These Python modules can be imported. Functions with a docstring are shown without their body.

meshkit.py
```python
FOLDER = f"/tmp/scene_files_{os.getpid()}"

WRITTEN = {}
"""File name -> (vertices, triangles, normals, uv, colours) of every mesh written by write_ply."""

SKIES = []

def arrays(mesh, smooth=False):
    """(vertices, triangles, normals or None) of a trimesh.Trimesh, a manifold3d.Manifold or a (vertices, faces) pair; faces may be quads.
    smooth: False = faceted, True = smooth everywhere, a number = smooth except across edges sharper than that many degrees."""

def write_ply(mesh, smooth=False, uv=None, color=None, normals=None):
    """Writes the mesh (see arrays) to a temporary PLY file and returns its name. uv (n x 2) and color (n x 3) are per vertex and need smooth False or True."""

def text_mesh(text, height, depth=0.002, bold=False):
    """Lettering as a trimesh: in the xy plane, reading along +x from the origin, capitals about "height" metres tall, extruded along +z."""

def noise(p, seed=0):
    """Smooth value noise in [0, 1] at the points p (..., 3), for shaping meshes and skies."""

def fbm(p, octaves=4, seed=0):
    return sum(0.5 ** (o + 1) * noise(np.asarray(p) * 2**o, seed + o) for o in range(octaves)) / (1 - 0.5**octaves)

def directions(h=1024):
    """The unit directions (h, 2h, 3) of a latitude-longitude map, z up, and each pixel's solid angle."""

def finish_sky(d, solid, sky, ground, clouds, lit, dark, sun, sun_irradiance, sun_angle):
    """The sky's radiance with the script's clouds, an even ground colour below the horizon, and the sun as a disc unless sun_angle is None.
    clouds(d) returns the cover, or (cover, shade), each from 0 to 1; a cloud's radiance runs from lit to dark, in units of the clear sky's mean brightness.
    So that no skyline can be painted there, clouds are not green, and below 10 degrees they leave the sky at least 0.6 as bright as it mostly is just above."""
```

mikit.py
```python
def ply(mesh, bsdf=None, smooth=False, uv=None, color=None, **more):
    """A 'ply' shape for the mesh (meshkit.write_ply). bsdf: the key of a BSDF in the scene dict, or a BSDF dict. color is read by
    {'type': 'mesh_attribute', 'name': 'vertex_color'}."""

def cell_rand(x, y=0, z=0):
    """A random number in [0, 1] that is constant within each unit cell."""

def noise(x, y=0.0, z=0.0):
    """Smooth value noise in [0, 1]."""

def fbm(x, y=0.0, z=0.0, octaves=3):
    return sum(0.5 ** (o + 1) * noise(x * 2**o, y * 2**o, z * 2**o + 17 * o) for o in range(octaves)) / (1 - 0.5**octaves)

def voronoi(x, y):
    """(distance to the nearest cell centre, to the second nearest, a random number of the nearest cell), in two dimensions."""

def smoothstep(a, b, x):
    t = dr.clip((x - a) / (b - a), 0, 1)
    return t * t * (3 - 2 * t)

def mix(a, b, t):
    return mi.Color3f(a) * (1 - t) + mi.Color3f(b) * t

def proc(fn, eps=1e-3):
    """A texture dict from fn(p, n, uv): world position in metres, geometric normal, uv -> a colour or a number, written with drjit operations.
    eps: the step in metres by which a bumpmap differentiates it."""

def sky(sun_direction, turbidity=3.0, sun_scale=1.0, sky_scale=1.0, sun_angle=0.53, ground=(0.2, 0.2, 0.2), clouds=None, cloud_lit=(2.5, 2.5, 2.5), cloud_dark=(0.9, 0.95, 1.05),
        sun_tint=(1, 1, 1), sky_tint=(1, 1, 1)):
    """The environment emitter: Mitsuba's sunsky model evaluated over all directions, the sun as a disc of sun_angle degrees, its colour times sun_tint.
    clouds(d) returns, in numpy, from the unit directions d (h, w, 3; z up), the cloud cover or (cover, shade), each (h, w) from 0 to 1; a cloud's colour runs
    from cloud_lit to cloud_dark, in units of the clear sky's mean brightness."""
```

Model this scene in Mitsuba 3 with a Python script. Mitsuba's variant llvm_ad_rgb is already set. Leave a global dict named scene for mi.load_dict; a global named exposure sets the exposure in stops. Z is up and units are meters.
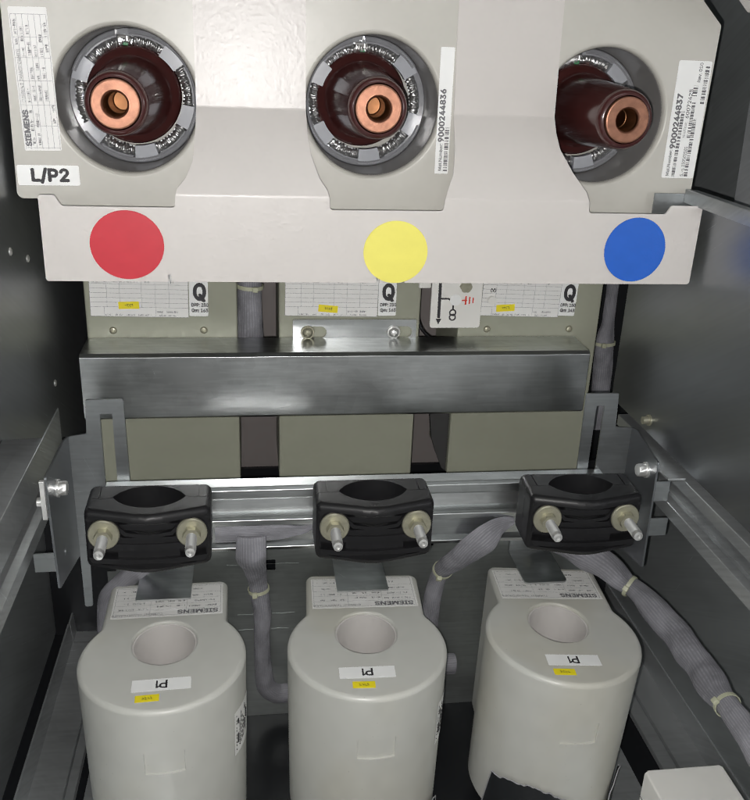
import math
import numpy as np
import trimesh
import drjit as dr
import mitsuba as mi
import manifold3d as m3
from shapely.geometry import Polygon, LineString, Point, box as sbox
from shapely import affinity, union_all
import meshkit, mikit
from mikit import noise, fbm, voronoi, cell_rand, smoothstep, mix, proc

T = mi.ScalarTransform4f
scene, labels = {}, {}

# ------------------------------------------------------------------ camera, light, exposure
CAM = np.array([0.0, 0.0, 0.80])
RIGHT = np.array([0.9904, -0.1328, 0.0385])
DOWN = np.array([-0.0145, -0.3764, -0.9264])
FWD = np.array([0.1375, 0.9169, -0.3747])
scene['camera'] = dict(type='perspective', fov=46.32, fov_axis='x', near_clip=0.01, far_clip=50.0,
                       to_world=T().look_at(origin=CAM.tolist(), target=(CAM + FWD).tolist(), up=(-DOWN).tolist()))
exposure = 0.0
# the phone's own flash, just below the lens
scene['camera_flash'] = dict(type='point', position=[-0.004, 0.012, 0.786], intensity={'type': 'rgb', 'value': [1.14, 1.105, 1.075]})
# the switch room: soft light from the room's walls and one ceiling tube fitting behind the photographer
scene['room_light'] = dict(type='constant', radiance={'type': 'rgb', 'value': [0.32, 0.325, 0.32]})
scene['ceiling_lamp'] = dict(type='rectangle', to_world=T().look_at(origin=[0.25, -0.75, 2.5], target=[0.25, -0.55, 0.0], up=[0, 1, 0]) @ T().scale([0.62, 0.16, 1]),
                             bsdf={'type': 'diffuse', 'reflectance': {'type': 'rgb', 'value': 0.6}},
                             emitter={'type': 'area', 'radiance': {'type': 'rgb', 'value': [5.0, 5.15, 5.05]}})
labels['ceiling_lamp'] = {'label': 'white ceiling tube light of the room in front of the open cabinet', 'category': 'lamp'}

# ------------------------------------------------------------------ materials


def C(*v):
    return {'type': 'rgb', 'value': list(v)}


def pri(base, rough=0.4, metallic=0.0, spec=0.5, bump=None, bscale=None, **kw):
    d = {'type': 'principled', 'base_color': base if isinstance(base, dict) else C(*base), 'roughness': rough, 'metallic': metallic, 'specular': spec, **kw}
    if bump is not None:
        d = {'type': 'bumpmap', 'arbitrary': bump, 'scale': bscale or 1.0, 'bsdf': d}
    return {'type': 'twosided', 'bsdf': d}


def peel(p, n, uv):          # orange-peel of the powder coat
    return 0.00026 * fbm(p.x * 330, p.z * 330, p.y * 330, 2)


def sticker_skin(p, n, uv):  # pressed on over the orange peel, with a few small bubbles
    return 0.00004 * fbm(p.x * 420, p.z * 420, 1.0, 2) + 0.00005 * smoothstep(0.84, 0.97, noise(p.x * 260, p.z * 260, 4.0))


def micro(p, n, uv):         # cast resin skin
    return 0.00005 * fbm(p.x * 160, p.z * 160, p.y * 160, 2)


def mottled(c, amount=0.06, scale=30.0):
    c = tuple(c)

    def fn(p, n, uv):
        a = fbm(p.x * scale, p.y * scale, p.z * scale, 3)
        b = noise(p.x * scale * 14, p.y * scale * 14, p.z * scale * 14)
        return mi.Color3f(*c) * (1 - amount + 2 * amount * (0.75 * a + 0.25 * b))
    return proc(fn)


def galv(c, lo, hi, sc=1.0):
    """spangled, slightly dulled zinc"""
    def fn(p, n, uv):
        u, v = p.x + 0.55 * p.y, p.z + 0.62 * p.y
        _, _, k = voronoi(u * 150 * sc, v * 150 * sc)
        a = 0.5 * fbm(u * 11, v * 17, 3.0, 3) + 0.5 * fbm(u * 4.5, v * 14, 9.0, 2)
        s = fbm(u * 40, v * 420, 1.0, 2)
        t = lo + (hi - lo) * dr.clip(0.12 * k + 2.2 * (a - 0.5) + 0.44 + 0.40 * (s - 0.5), 0, 1)
        l1 = smoothstep(0.965, 0.99, noise(u * 26 + 40 * v, v * 850)) * smoothstep(0.55, 0.7, noise(u * 9, v * 9, 4.0))
        l2 = smoothstep(0.97, 0.99, noise(u * 700 + 260 * v, v * 30)) * smoothstep(0.6, 0.75, noise(u * 12, v * 12, 7.0))
        return mi.Color3f(*c) * (t + 0.5 * l1 + 0.4 * l2)
    return proc(fn)


def galv_rough(base, var):
    def fn(p, n, uv):
        u, v = p.x + 0.55 * p.y, p.z + 0.62 * p.y
        return base + var * (fbm(u * 16, v * 23, 8.0, 3) - 0.5)
    return proc(fn)


def galv_bump(p, n, uv):
    u, v = p.x + 0.55 * p.y, p.z + 0.62 * p.y
    return 0.0011 * fbm(u * 9, v * 11, 5.0, 2) + 0.00003 * fbm(u * 150, v * 700, 2.0, 2)


M = {}


def mat(name, d):
    scene['mat_' + name] = d
    M[name] = 'mat_' + name


mat('beige', pri(mottled((0.545, 0.52, 0.497), 0.02), 0.37, spec=0.6))
mat('housing', pri(mottled((0.485, 0.475, 0.435), 0.03), 0.33, spec=0.45, bump=proc(micro, 1e-3)))


def resin(p, n, uv):          # cast resin: faint yellow stains, dust and a few specks
    a = fbm(p.x * 14, p.y * 14, p.z * 7, 3)
    c = mix((0.51, 0.515, 0.48), (0.495, 0.49, 0.435), smoothstep(0.45, 0.75, a))
    d = noise(p.x * 700, p.y * 700, p.z * 700)
    return c * (0.97 + 0.06 * noise(p.x * 90, p.y * 90, p.z * 60)) * (1 - 0.35 * smoothstep(0.955, 0.985, d))


mat('resin', pri(proc(resin), proc(lambda p, n, uv: 0.27 + 0.16 * fbm(p.x * 25, p.y * 25, p.z * 12, 2)), spec=0.5))
mat('khaki', pri(mottled((0.29, 0.298, 0.235), 0.04), 0.42, spec=0.4, bump=proc(micro, 1e-3)))
mat('galvanised', pri(galv((0.74, 0.765, 0.765), 0.55, 1.0), proc(lambda p, n, uv: 0.29 + 0.12 * (fbm(p.x * 20, p.z * 30, p.y * 25, 2) - 0.5)), 1.0, bump=proc(galv_bump, 8e-4)))
mat('galv_dull', pri(galv((0.45, 0.475, 0.485), 0.6, 1.0), 0.36, 0.88, bump=proc(galv_bump, 8e-4)))
mat('rail', pri(galv((0.58, 0.605, 0.615), 0.6, 1.0), 0.34, 0.72))
mat('back_sheet', pri(galv((0.40, 0.43, 0.42), 0.6, 1.0), 0.36, 0.78, bump=proc(galv_bump, 8e-4)))
mat('pale_sheet', pri(galv((0.50, 0.52, 0.54), 0.75, 1.0, 0.6), 0.35, 0.45))
mat('dark_sheet', pri(galv((0.28, 0.295, 0.31), 0.8, 1.0, 0.6), 0.33, 0.86, bump=proc(lambda p, n, uv: 0.0012 * fbm(p.y * 7, p.z * 6, 5.0, 2), 1e-3)))
mat('outer_sheet', pri(galv((0.32, 0.345, 0.35), 0.7, 1.0, 0.6), 0.36, 0.45, bump=proc(lambda p, n, uv: 0.0015 * fbm(p.y * 7, p.z * 6, 5.0, 2), 1e-3)))
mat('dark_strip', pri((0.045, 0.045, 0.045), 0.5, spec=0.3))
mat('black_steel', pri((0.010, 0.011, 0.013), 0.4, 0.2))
mat('rubber', pri(mottled((0.010, 0.010, 0.011), 0.2, 120), 0.40, spec=0.35))
mat('brown', pri((0.046, 0.011, 0.010), 0.13, spec=0.6, clearcoat=0.6, clearcoat_gloss=0.9))
mat('copper', pri(mottled((0.35, 0.172, 0.115), 0.30, 260), 0.46, 0.92, bump=proc(lambda p, n, uv: 0.00010 * fbm(p.x * 900, p.y * 900, p.z * 900, 2), 2e-4)))
mat('copper_bore', pri((0.22, 0.105, 0.05), 0.42, 1.0))
mat('steel', pri((0.80, 0.80, 0.78), 0.32, 0.8))
mat('zinc_yellow', pri(mottled((0.37, 0.36, 0.275), 0.2, 300), 0.40, 0.6))
mat('spring', pri((0.66, 0.66, 0.65), 0.24, 0.95))
mat('clear_plastic', pri((0.22, 0.225, 0.24), 0.14, spec=0.7))
mat('tab_plastic', pri((0.36, 0.375, 0.405), 0.18, spec=0.6, clearcoat=0.4, clearcoat_gloss=0.8))
mat('paper', pri(mottled((0.76, 0.76, 0.74), 0.02, 60), 0.45, spec=0.4))
mat('white_plastic', pri((0.74, 0.735, 0.70), 0.38, spec=0.45))
mat('white_sticker', pri((0.80, 0.81, 0.80), 0.40, spec=0.4))
mat('ink', pri((0.025, 0.025, 0.028), 0.5))
mat('grey_ink', pri((0.13, 0.13, 0.14), 0.5))
mat('pale_ink', pri((0.30, 0.30, 0.31), 0.5))
mat('yellow', pri((0.80, 0.68, 0.02), 0.45))
mat('yellow_dot', pri(mottled((0.76, 0.70, 0.14), 0.05, 90), 0.36, spec=0.6, bump=proc(sticker_skin, 4e-4)))
mat('red_dot', pri(mottled((0.50, 0.030, 0.045), 0.06, 90), 0.34, spec=0.6, bump=proc(sticker_skin, 4e-4)))
mat('blue_dot', pri(mottled((0.020, 0.11, 0.50), 0.06, 90), 0.34, spec=0.6, bump=proc(sticker_skin, 4e-4)))
mat('red_ink', pri((0.60, 0.05, 0.03), 0.5))
mat('taupe', pri((0.21, 0.19, 0.185), 0.5, spec=0.3))
mat('film', pri((0.02, 0.022, 0.024), 0.35))
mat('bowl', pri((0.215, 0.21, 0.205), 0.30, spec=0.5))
mat('liner', pri(mottled((0.56, 0.54, 0.52), 0.03, 40), 0.38, spec=0.4))
mat('tie', pri((0.44, 0.45, 0.33), 0.4))
mat('green', pri((0.05, 0.20, 0.09), 0.4))


def weave(uv):
    w = 3.5 * noise(uv.x * 9, uv.y * 55)
    t = 0.5 + 0.5 * dr.sin(uv.x * 190.0 + w)
    d = noise(uv.x * 30, uv.y * 420)
    return 0.3 + 0.5 * t * (0.4 + 0.9 * d)


def braid(p, n, uv):
    return 0.0008 * weave(uv) + 0.0016 * noise(uv.x * 9, uv.y * 110)


def braid_col(p, n, uv):
    return mi.Color3f(0.25, 0.25, 0.275) * (0.62 + 0.50 * weave(uv) + 0.5 * (fbm(uv.x * 6, uv.y * 50, 1.0, 2) - 0.5))


mat('braid', pri(proc(braid_col), 0.55, spec=0.3, bump=proc(braid, 4e-4)))

# ------------------------------------------------------------------ mesh helpers


def add(key, mesh, m, smooth=30, uv=None, **lab):
    k, i = key, 0
    while k in scene:
        i += 1
        k = f'{key}_{i:03d}'
    scene[k] = mikit.ply(mesh, M[m], smooth=smooth, **({'uv': uv} if uv is not None else {}))
    if lab:
        labels[k] = {a: b for a, b in lab.items() if b is not None}
    return k


def thing(key, label, category, group=None, kind=None):
    k, i = key, 0
    while k in labels or k in scene:
        i += 1
        k = f'{key}_{i:03d}'
    labels[k] = {'label': label, 'category': category}
    if group:
        labels[k]['group'] = group
    if kind:
        labels[k]['kind'] = kind
        labels[k].pop('category')
    return k


def tm(x):
    """Manifold or Trimesh -> Trimesh"""
    if hasattr(x, 'to_mesh'):
        q = x.to_mesh()
        return trimesh.Trimesh(np.array(q.vert_properties[:, :3], float), np.array(q.tri_verts), process=False)
    return x


def cat(parts):
    return trimesh.util.concatenate([tm(p) for p in parts])


AX = {'x': np.array([[0, 0, 1], [1, 0, 0], [0, 1, 0]], float),   # (a,b,c) -> (c, a, b): polygon in (y,z)
      'y': np.array([[1, 0, 0], [0, 0, -1], [0, 1, 0]], float),  # polygon in (x,z), c -> -y
      'z': np.eye(3)}


def section(poly):
    rings = []
    for g in getattr(poly, 'geoms', [poly]):
        g = __import__('shapely').geometry.polygon.orient(g)
        rings.append(np.array(g.exterior.coords)[:-1])
        rings += [np.array(r.coords)[:-1] for r in g.interiors]
    return m3.CrossSection(rings, m3.FillRule.EvenOdd)


def aff(man, mtx, off=(0, 0, 0)):
    return man.transform(np.hstack([np.asarray(mtx, float), np.asarray(off, float).reshape(3, 1)]))


def prism(poly, axis, lo, hi):
    """poly in the plane across the axis, from lo to hi along it"""
    if not hasattr(poly, 'area'):
        poly = Polygon(poly)
    e = section(poly).extrude(hi - lo)
    if axis == 'y':
        return aff(e, AX['y'], (0, hi, 0))
    return aff(e, AX[axis], (lo, 0, 0) if axis == 'x' else (0, 0, lo))


def sheet(path, t, axis, lo, hi):
    """bent sheet metal: a profile line of thickness t, with rounded bends, drawn along the axis"""
    return prism(LineString(path).buffer(t / 2, join_style=1, cap_style=2, quad_segs=5), axis, lo, hi)


def rnd(x0, y0, x1, y1, r):
    return sbox(x0 + r, y0 + r, x1 - r, y1 - r).buffer(r, quad_segs=8) if r > 0 else sbox(x0, y0, x1, y1)


def rbox(lo, hi, r=0.002, seg=8):
    lo, hi = np.asarray(lo, float), np.asarray(hi, float)
    s = m3.Manifold.sphere(r, seg)
    pts = [(x, y, z) for x in (lo[0] + r, hi[0] - r) for y in (lo[1] + r, hi[1] - r) for z in (lo[2] + r, hi[2] - r)]
    return m3.Manifold.batch_hull([s.translate(p) for p in pts])


def cbox(lo, hi):
    lo, hi = np.asarray(lo, float), np.asarray(hi, float)
    return m3.Manifold.cube((hi - lo).tolist()).translate(lo.tolist())


def lathe(profile, n=64, axis='z', at=(0, 0, 0)):
    """profile (r, h) revolved; axis 'y' sends h along -Y"""
    prof = np.asarray(profile, float)
    m = trimesh.creation.revolve(prof, sections=n)
    if axis == 'y':
        m.vertices = m.vertices @ AX['y'].T
    m.vertices = m.vertices + np.asarray(at)
    return m


def man(tmesh):
    tmesh = tmesh.copy()
    tmesh.merge_vertices()
    return m3.Manifold(m3.Mesh(np.asarray(tmesh.vertices, np.float32), np.asarray(tmesh.faces, np.uint32)))


def cyl(r, h, n=24, axis='z', at=(0, 0, 0), r2=None):
    e = m3.Manifold.cylinder(h, r, r if r2 is None else r2, n)
    if axis == 'y':
        e = aff(e, AX['y'])
    if axis == 'x':
        e = aff(e, AX['x'])
    return e.translate(tuple(at))


def frame(o, ex, ey):
    ex, ey = np.asarray(ex, float), np.asarray(ey, float)
    ex = ex / np.linalg.norm(ex)
    n = np.cross(ex, ey)
    n /= np.linalg.norm(n)
    ey = np.cross(n, ex)
    F = np.eye(4)
    F[:3, 0], F[:3, 1], F[:3, 2], F[:3, 3] = ex, ey, n, o
    return F


def put(mesh, F):
    m = tm(mesh).copy()
    m.apply_transform(F)
    return m


def turn(F, deg):
    R = np.eye(4)
    c, s = math.cos(math.radians(deg)), math.sin(math.radians(deg))
    R[:2, :2] = [[c, -s], [s, c]]
    return F @ R


def front(x, z, y, deg=0):          # frame on a face that looks to -Y, local x = right, local y = up
    return turn(frame((x, y, z), (1, 0, 0), (0, 0, 1)), deg)


def top(x, y, z, deg=0):            # frame on a face that looks up
    return turn(frame((x, y, z), (1, 0, 0), (0, 1, 0)), deg)


TXT = {}


def heavy(s, h, x=0, y=0, squeeze=1.0, w=0.035):
    return cat([text(s, h, x + dx * w * h, y + dy * w * h, bold=True, squeeze=squeeze) for dx, dy in ((-1, 0), (1, 0), (0, 1), (0, -1))])




def text(s, h, x=0, y=0, z=0.00035, bold=False, squeeze=1.0):
    if (s, bold) not in TXT:
        TXT[s, bold] = meshkit.text_mesh(s, 1.0, 0.02, bold)
    m = TXT[s, bold].copy()
    m.vertices = m.vertices * [h * squeeze, h, 0.00006 / 0.02] + [x, y, z]
    return m


def bar(x0, y0, x1, y1, z=0.00035):
    m = trimesh.creation.box((abs(x1 - x0), abs(y1 - y0), 0.00005))
    m.apply_translation(((x0 + x1) / 2, (y0 + y1) / 2, z))
    return m


def words(x0, x1, y, h, seed, z=0.00035, fill=1.0):
    """a line of print too small to read: short strokes"""
    r, out, x = np.random.default_rng(seed), [], x0
    while x < x1:
        for _ in range(r.integers(3, 9)):
            w = h * r.uniform(0.3, 0.55)
            if x + w > x1:
                break
            k = r.integers(0, 4)
            if k != 1:
                out.append(bar(x, y, x + h * 0.16, y + h, z))
            if k != 0:
                out.append(bar(x, y + h * r.uniform(0, 0.8), x + w, y + h * r.uniform(0.82, 1.0), z) if r.random() < 0.35 else bar(x, y + h * 0.42, x + w, y + h * 0.60, z))
            if k > 1:
                out.append(bar(x + w - h * 0.16, y, x + w, y + h * r.uniform(0.5, 1), z))
            x += w + h * 0.2
        x += h * r.uniform(0.5, 2.2) / fill
    return out


def barcode(x0, x1, y0, y1, seed, module=0.0006):
    r, out, x = np.random.default_rng(seed), [], x0
    while x < x1:
        w = module * r.choice([1, 1, 2, 3])
        out.append(bar(x, y0, min(x + w, x1), y1))
        x += w + module * r.choice([1, 1, 2])
    return out


def stroke(pts, w, z=0.00035, cap=1):
    p = LineString(pts).buffer(w / 2, cap_style=cap, quad_segs=4)
    return put(section(p).extrude(0.00006), np.array([[1, 0, 0, 0], [0, 1, 0, 0], [0, 0, 1, z], [0, 0, 0, 1.0]]))


def paper(poly, t=0.0003):
    return section(poly).extrude(t).translate((0, 0, 0.00005))


def sticker(key, F, poly, m='paper', inks=(), t=0.0003, label=None):
    """paper plus print; inks = [(name, material, [meshes])]"""
    k = add(key, put(paper(poly, t), F), m, False, **({'label': label} if label else {}))
    for name, im, ms in inks:
        if ms:
            add(f'{k}__{name}', put(cat(ms), F), im, False)
    return k


def scribble(x, y, w, h, seed):
    r = np.random.default_rng(seed)
    out, cx = [], x
    for k in range(4):
        q = [(cx + r.uniform(0, 0.2) * w / 4, y + r.uniform(0.5, 1) * h), (cx + r.uniform(0.5, 0.8) * w / 4, y + r.uniform(0.7, 1) * h), (cx + r.uniform(0.3, 0.6) * w / 4, y + r.uniform(0, 0.5) * h), (cx + 0.8 * w / 4, y + r.uniform(0, 0.3) * h)]
        out.append(stroke(q, h * 0.14))
        cx += w / 4
    return out


def catmull(P, n):
    P = np.asarray(P, float)
    t = np.arange(len(P))
    from scipy.interpolate import CubicSpline, PchipInterpolator
    s = np.linspace(0, len(P) - 1, n)
    return PchipInterpolator(t, P, axis=0)(s)


def sleeve(key, pts, radii, m='braid', seed=0, flat=None, wob=0.08):
    """a cable along the points; radii (a across, b deep) per point; flat = the direction of the thin side"""
    n, k = 90, 28
    P = catmull(pts, n)
    Rr = catmull(radii, n)
    d = np.gradient(P, axis=0)
    d /= np.linalg.norm(d, axis=1, keepdims=True)
    f = np.asarray(flat if flat is not None else (0, -1, 0), float)
    b = f - d * (d @ f)[:, None]
    b /= np.linalg.norm(b, axis=1, keepdims=True)
    a = np.cross(d, b)
    ang = np.linspace(0, 2 * np.pi, k + 1)
    ln = np.concatenate([[0], np.cumsum(np.linalg.norm(np.diff(P, axis=0), axis=1))])
    V, UV = [], []
    for i in range(n):
        w = 1 + wob * (meshkit.noise(np.stack([np.cos(ang) * 1.5 + seed, np.sin(ang) * 1.5, np.full(k + 1, ln[i] * 45)], -1), seed) - 0.5) * 2
        V.append(P[i] + (np.cos(ang) * w)[:, None] * a[i] * Rr[i, 0] + (np.sin(ang) * w)[:, None] * b[i] * Rr[i, 1])
        UV.append(np.stack([ang / (2 * np.pi), np.full(k + 1, ln[i])], -1))
    V, UV = np.vstack(V), np.vstack(UV)
    i, j = np.meshgrid(np.arange(n - 1), np.arange(k), indexing='ij')
    q = (i * (k + 1) + j).ravel()
    F = np.vstack([np.stack([q, q + 1, q + k + 2], 1), np.stack([q, q + k + 2, q + k + 1], 1)])
    mesh = trimesh.Trimesh(V, F, process=False)
    kk = add(key, mesh, m, True, uv=UV)
    return kk, P, Rr, d, a, b


def tie_at(parent, res, frac, m='tie'):
    kk, P, Rr, d, a, b = res
    i = int(frac * (len(P) - 1))
    ang = np.linspace(0, 2 * np.pi, 41)[:-1]
    w, out = 0.0019, []
    rows = []
    for h, e in ((-w, 1.02), (-w, 1.10), (w, 1.10), (w, 1.02)):
        rows.append(P[i] + d[i] * h + np.cos(ang)[:, None] * a[i] * (Rr[i, 0] * e + 0.0006) + np.sin(ang)[:, None] * b[i] * (Rr[i, 1] * e + 0.0006))
    V = np.vstack(rows)
    F = []
    for r in range(4):
        for s in range(40):
            p, q = r * 40 + s, r * 40 + (s + 1) % 40
            p2, q2 = ((r + 1) % 4) * 40 + s, ((r + 1) % 4) * 40 + (s + 1) % 40
            F += [[p, q, q2], [p, q2, p2]]
    head = rbox((-0.0026, -0.0026, -0.0022), (0.0026, 0.0026, 0.0022), 0.0007)
    c = P[i] + a[i] * Rr[i, 0] * 0.45 + b[i] * (Rr[i, 1] * 0.98 + 0.002)
    return add(parent + '__cable_tie', cat([trimesh.Trimesh(V, F, process=False), put(head, frame(c, d[i], a[i]))]), m, 30)


def hexnut(af, h, axis_at, d=(0, -1, 0), hole=0, ch=0.0006):
    r = af / math.sqrt(3)
    a = m3.Manifold.cylinder(h, r, r, 6)
    b = m3.Manifold.cylinder(h, r * 0.93, r * 1.12, 32)
    c = m3.Manifold.cylinder(h, r * 1.12, r * 0.93, 32)
    m = a ^ m3.Manifold.cylinder(h, r * 1.01, r * 1.01, 48)
    m = m ^ c
    return m


def along(man_z, at, d):
    """a Manifold built along +z moved to 'at' pointing along d"""
    d = np.asarray(d, float) / np.linalg.norm(d)
    u = np.cross([0, 0, 1], d)
    u = np.array([1.0, 0, 0]) if np.linalg.norm(u) < 1e-6 else u / np.linalg.norm(u)
    v = np.cross(d, u)
    return aff(man_z, np.stack([u, v, d], 1), at)


# ------------------------------------------------------------------ the setting: shell of the compartment
def setting(key, mesh, m, label, smooth=30):
    k = add(key, mesh, m, smooth)
    labels[k] = {'label': label, 'kind': 'structure'}
    return k


setting('floor', cbox((-0.30, 0.10, 0.085), (0.50, 1.02, 0.095)), 'black_steel', 'dark steel floor of the cable compartment below the transformers')
setting('side_wall', cbox((-0.256, 0.10, 0.0949), (-0.252, 1.02, 1.15)), 'outer_sheet', 'dark outer side wall of the cabinet, on the side of the red dot')
setting('side_wall', cbox((0.478, 0.10, 0.0949), (0.482, 1.02, 1.15)), 'outer_sheet', 'dark outer side wall of the cabinet, on the side of the blue dot')
setting('ceiling', cbox((-0.256, 0.36, 1.15), (0.482, 0.989, 1.154)), 'outer_sheet', 'steel roof sheet over the compartment, above the picture')
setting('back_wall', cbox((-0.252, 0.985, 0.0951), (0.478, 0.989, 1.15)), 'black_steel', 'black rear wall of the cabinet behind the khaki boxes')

# inner side sheets (mirror-like dark galvanised)
k = thing('side_sheet', 'dark glossy steel side sheet behind the slotted bracket at the red dot end', 'panel', None)
add(k + '__plate', prism([(0.30, 0.661), (0.614, 0.5217), (0.797, 0.4406), (0.983, 0.3600), (0.983, 1.10), (0.30, 1.10)], 'x', -0.1855, -0.1840), 'dark_sheet')
for y, z in ((0.75, 0.625), (0.70, 0.642), (0.80, 0.495)):
    add(k + '__rivet', along(m3.Manifold.sphere(0.0035, 16).scale((1, 1, 0.5)), (-0.1840, y, z), (1, 0, 0)), 'steel')
k = thing('side_sheet', 'dark glossy steel side sheet with a folded upper edge beside the blue dot', 'panel', None)
add(k + '__plate', prism([(0.25, 0.4665), (0.814, 0.4665), (0.814, 0.694), (0.25, 0.694)], 'x', 0.3735, 0.3750), 'dark_sheet')
add(k + '__folded_edge', sheet([(0.3743, 0.686), (0.3743, 0.6965), (0.3640, 0.6975), (0.3640, 0.6870)], 0.0014, 'y', 0.25, 0.709), 'galv_dull')
add(k + '__return_strip', prism(sbox(0.337, 0.6750, 0.3740, 0.6940), 'y', 0.7095, 0.7110), 'galv_dull')
add(k + '__upper_plate', prism([(0.15, 0.600), (0.74, 0.600), (0.76, 0.90), (0.15, 0.90)], 'x', 0.4300, 0.4315), 'pale_sheet')
add(k + '__bolt', cat([along(cyl(0.0055, 0.0015), (0.3735, 0.7235, 0.4795), (-1, 0, 0)), along(cyl(0.0038, 0.006), (0.3723, 0.7235, 0.4795), (-1, 0, 0))]), 'zinc_yellow')

# side rails (C channels that run front to back)
k = thing('side_rail', 'grey galvanised channel rail running forward from the slotted bracket at the red dot end', 'rail', 'channel rails along the sides')
labels[k].pop('group')
add(k + '__channel', sheet([(-0.1960, 0.4320), (-0.1840, 0.4350), (-0.1840, 0.4690), (-0.1980, 0.4715), (-0.2140, 0.4715), (-0.2140, 0.3965), (-0.1840, 0.3965), (-0.1840, 0.4090), (-0.1900, 0.4110)], 0.0018, 'y', 0.20, 0.800), 'rail')
k = thing('side_rail', 'grey galvanised channel rail running forward below the bolted sheet at the blue dot end', 'rail')
add(k + '__channel', sheet([(0.3800, 0.4450), (0.3735, 0.4465), (0.3735, 0.4565), (0.3860, 0.4565), (0.3985, 0.4540), (0.3985, 0.4115), (0.3740, 0.4115), (0.3735, 0.4235), (0.3795, 0.4250)], 0.0018, 'y', 0.20, 0.790), 'rail')
add(k + '__flat_strip', prism([(0.640, 0.4585), (0.740, 0.4585), (0.740, 0.4605), (0.640, 0.4605)], 'x', 0.357, 0.373), 'rail')
for y in (0.585, 0.592):
    add(k + '__rivet', along(m3.Manifold.sphere(0.003, 14).scale((1, 1, 0.5)), (0.3975, y, 0.4335), (-1, 0, 0)), 'steel')

# ledges at the bottom
k = thing('floor_ledge', 'grey folded ledge along the foot of the wall beside the red dot end transformer', 'ledge')
add(k + '__ledge_strip', sheet([(-0.228, 0.1300), (-0.226, 0.101), (-0.193, 0.100), (-0.192, 0.0955)], 0.002, 'y', 0.20, 0.930), 'rail')
add(k + '__end_strip', sheet([(-0.228, 0.1280), (-0.226, 0.099), (-0.193, 0.098), (-0.192, 0.0957)], 0.002, 'y', 0.9345, 0.984), 'rail')
add(k + '__inner_strip', sheet([(-0.1895, 0.0960), (-0.1895, 0.1000), (-0.1820, 0.1000), (-0.1810, 0.0957)], 0.0015, 'y', 0.20, 0.97), 'rail')
add(k + '__floor_plate', prism([(0.2, 0.0951), (0.83, 0.0951), (0.83, 0.0985), (0.2, 0.0985)], 'x', -0.172, -0.06), 'rail')
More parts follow.
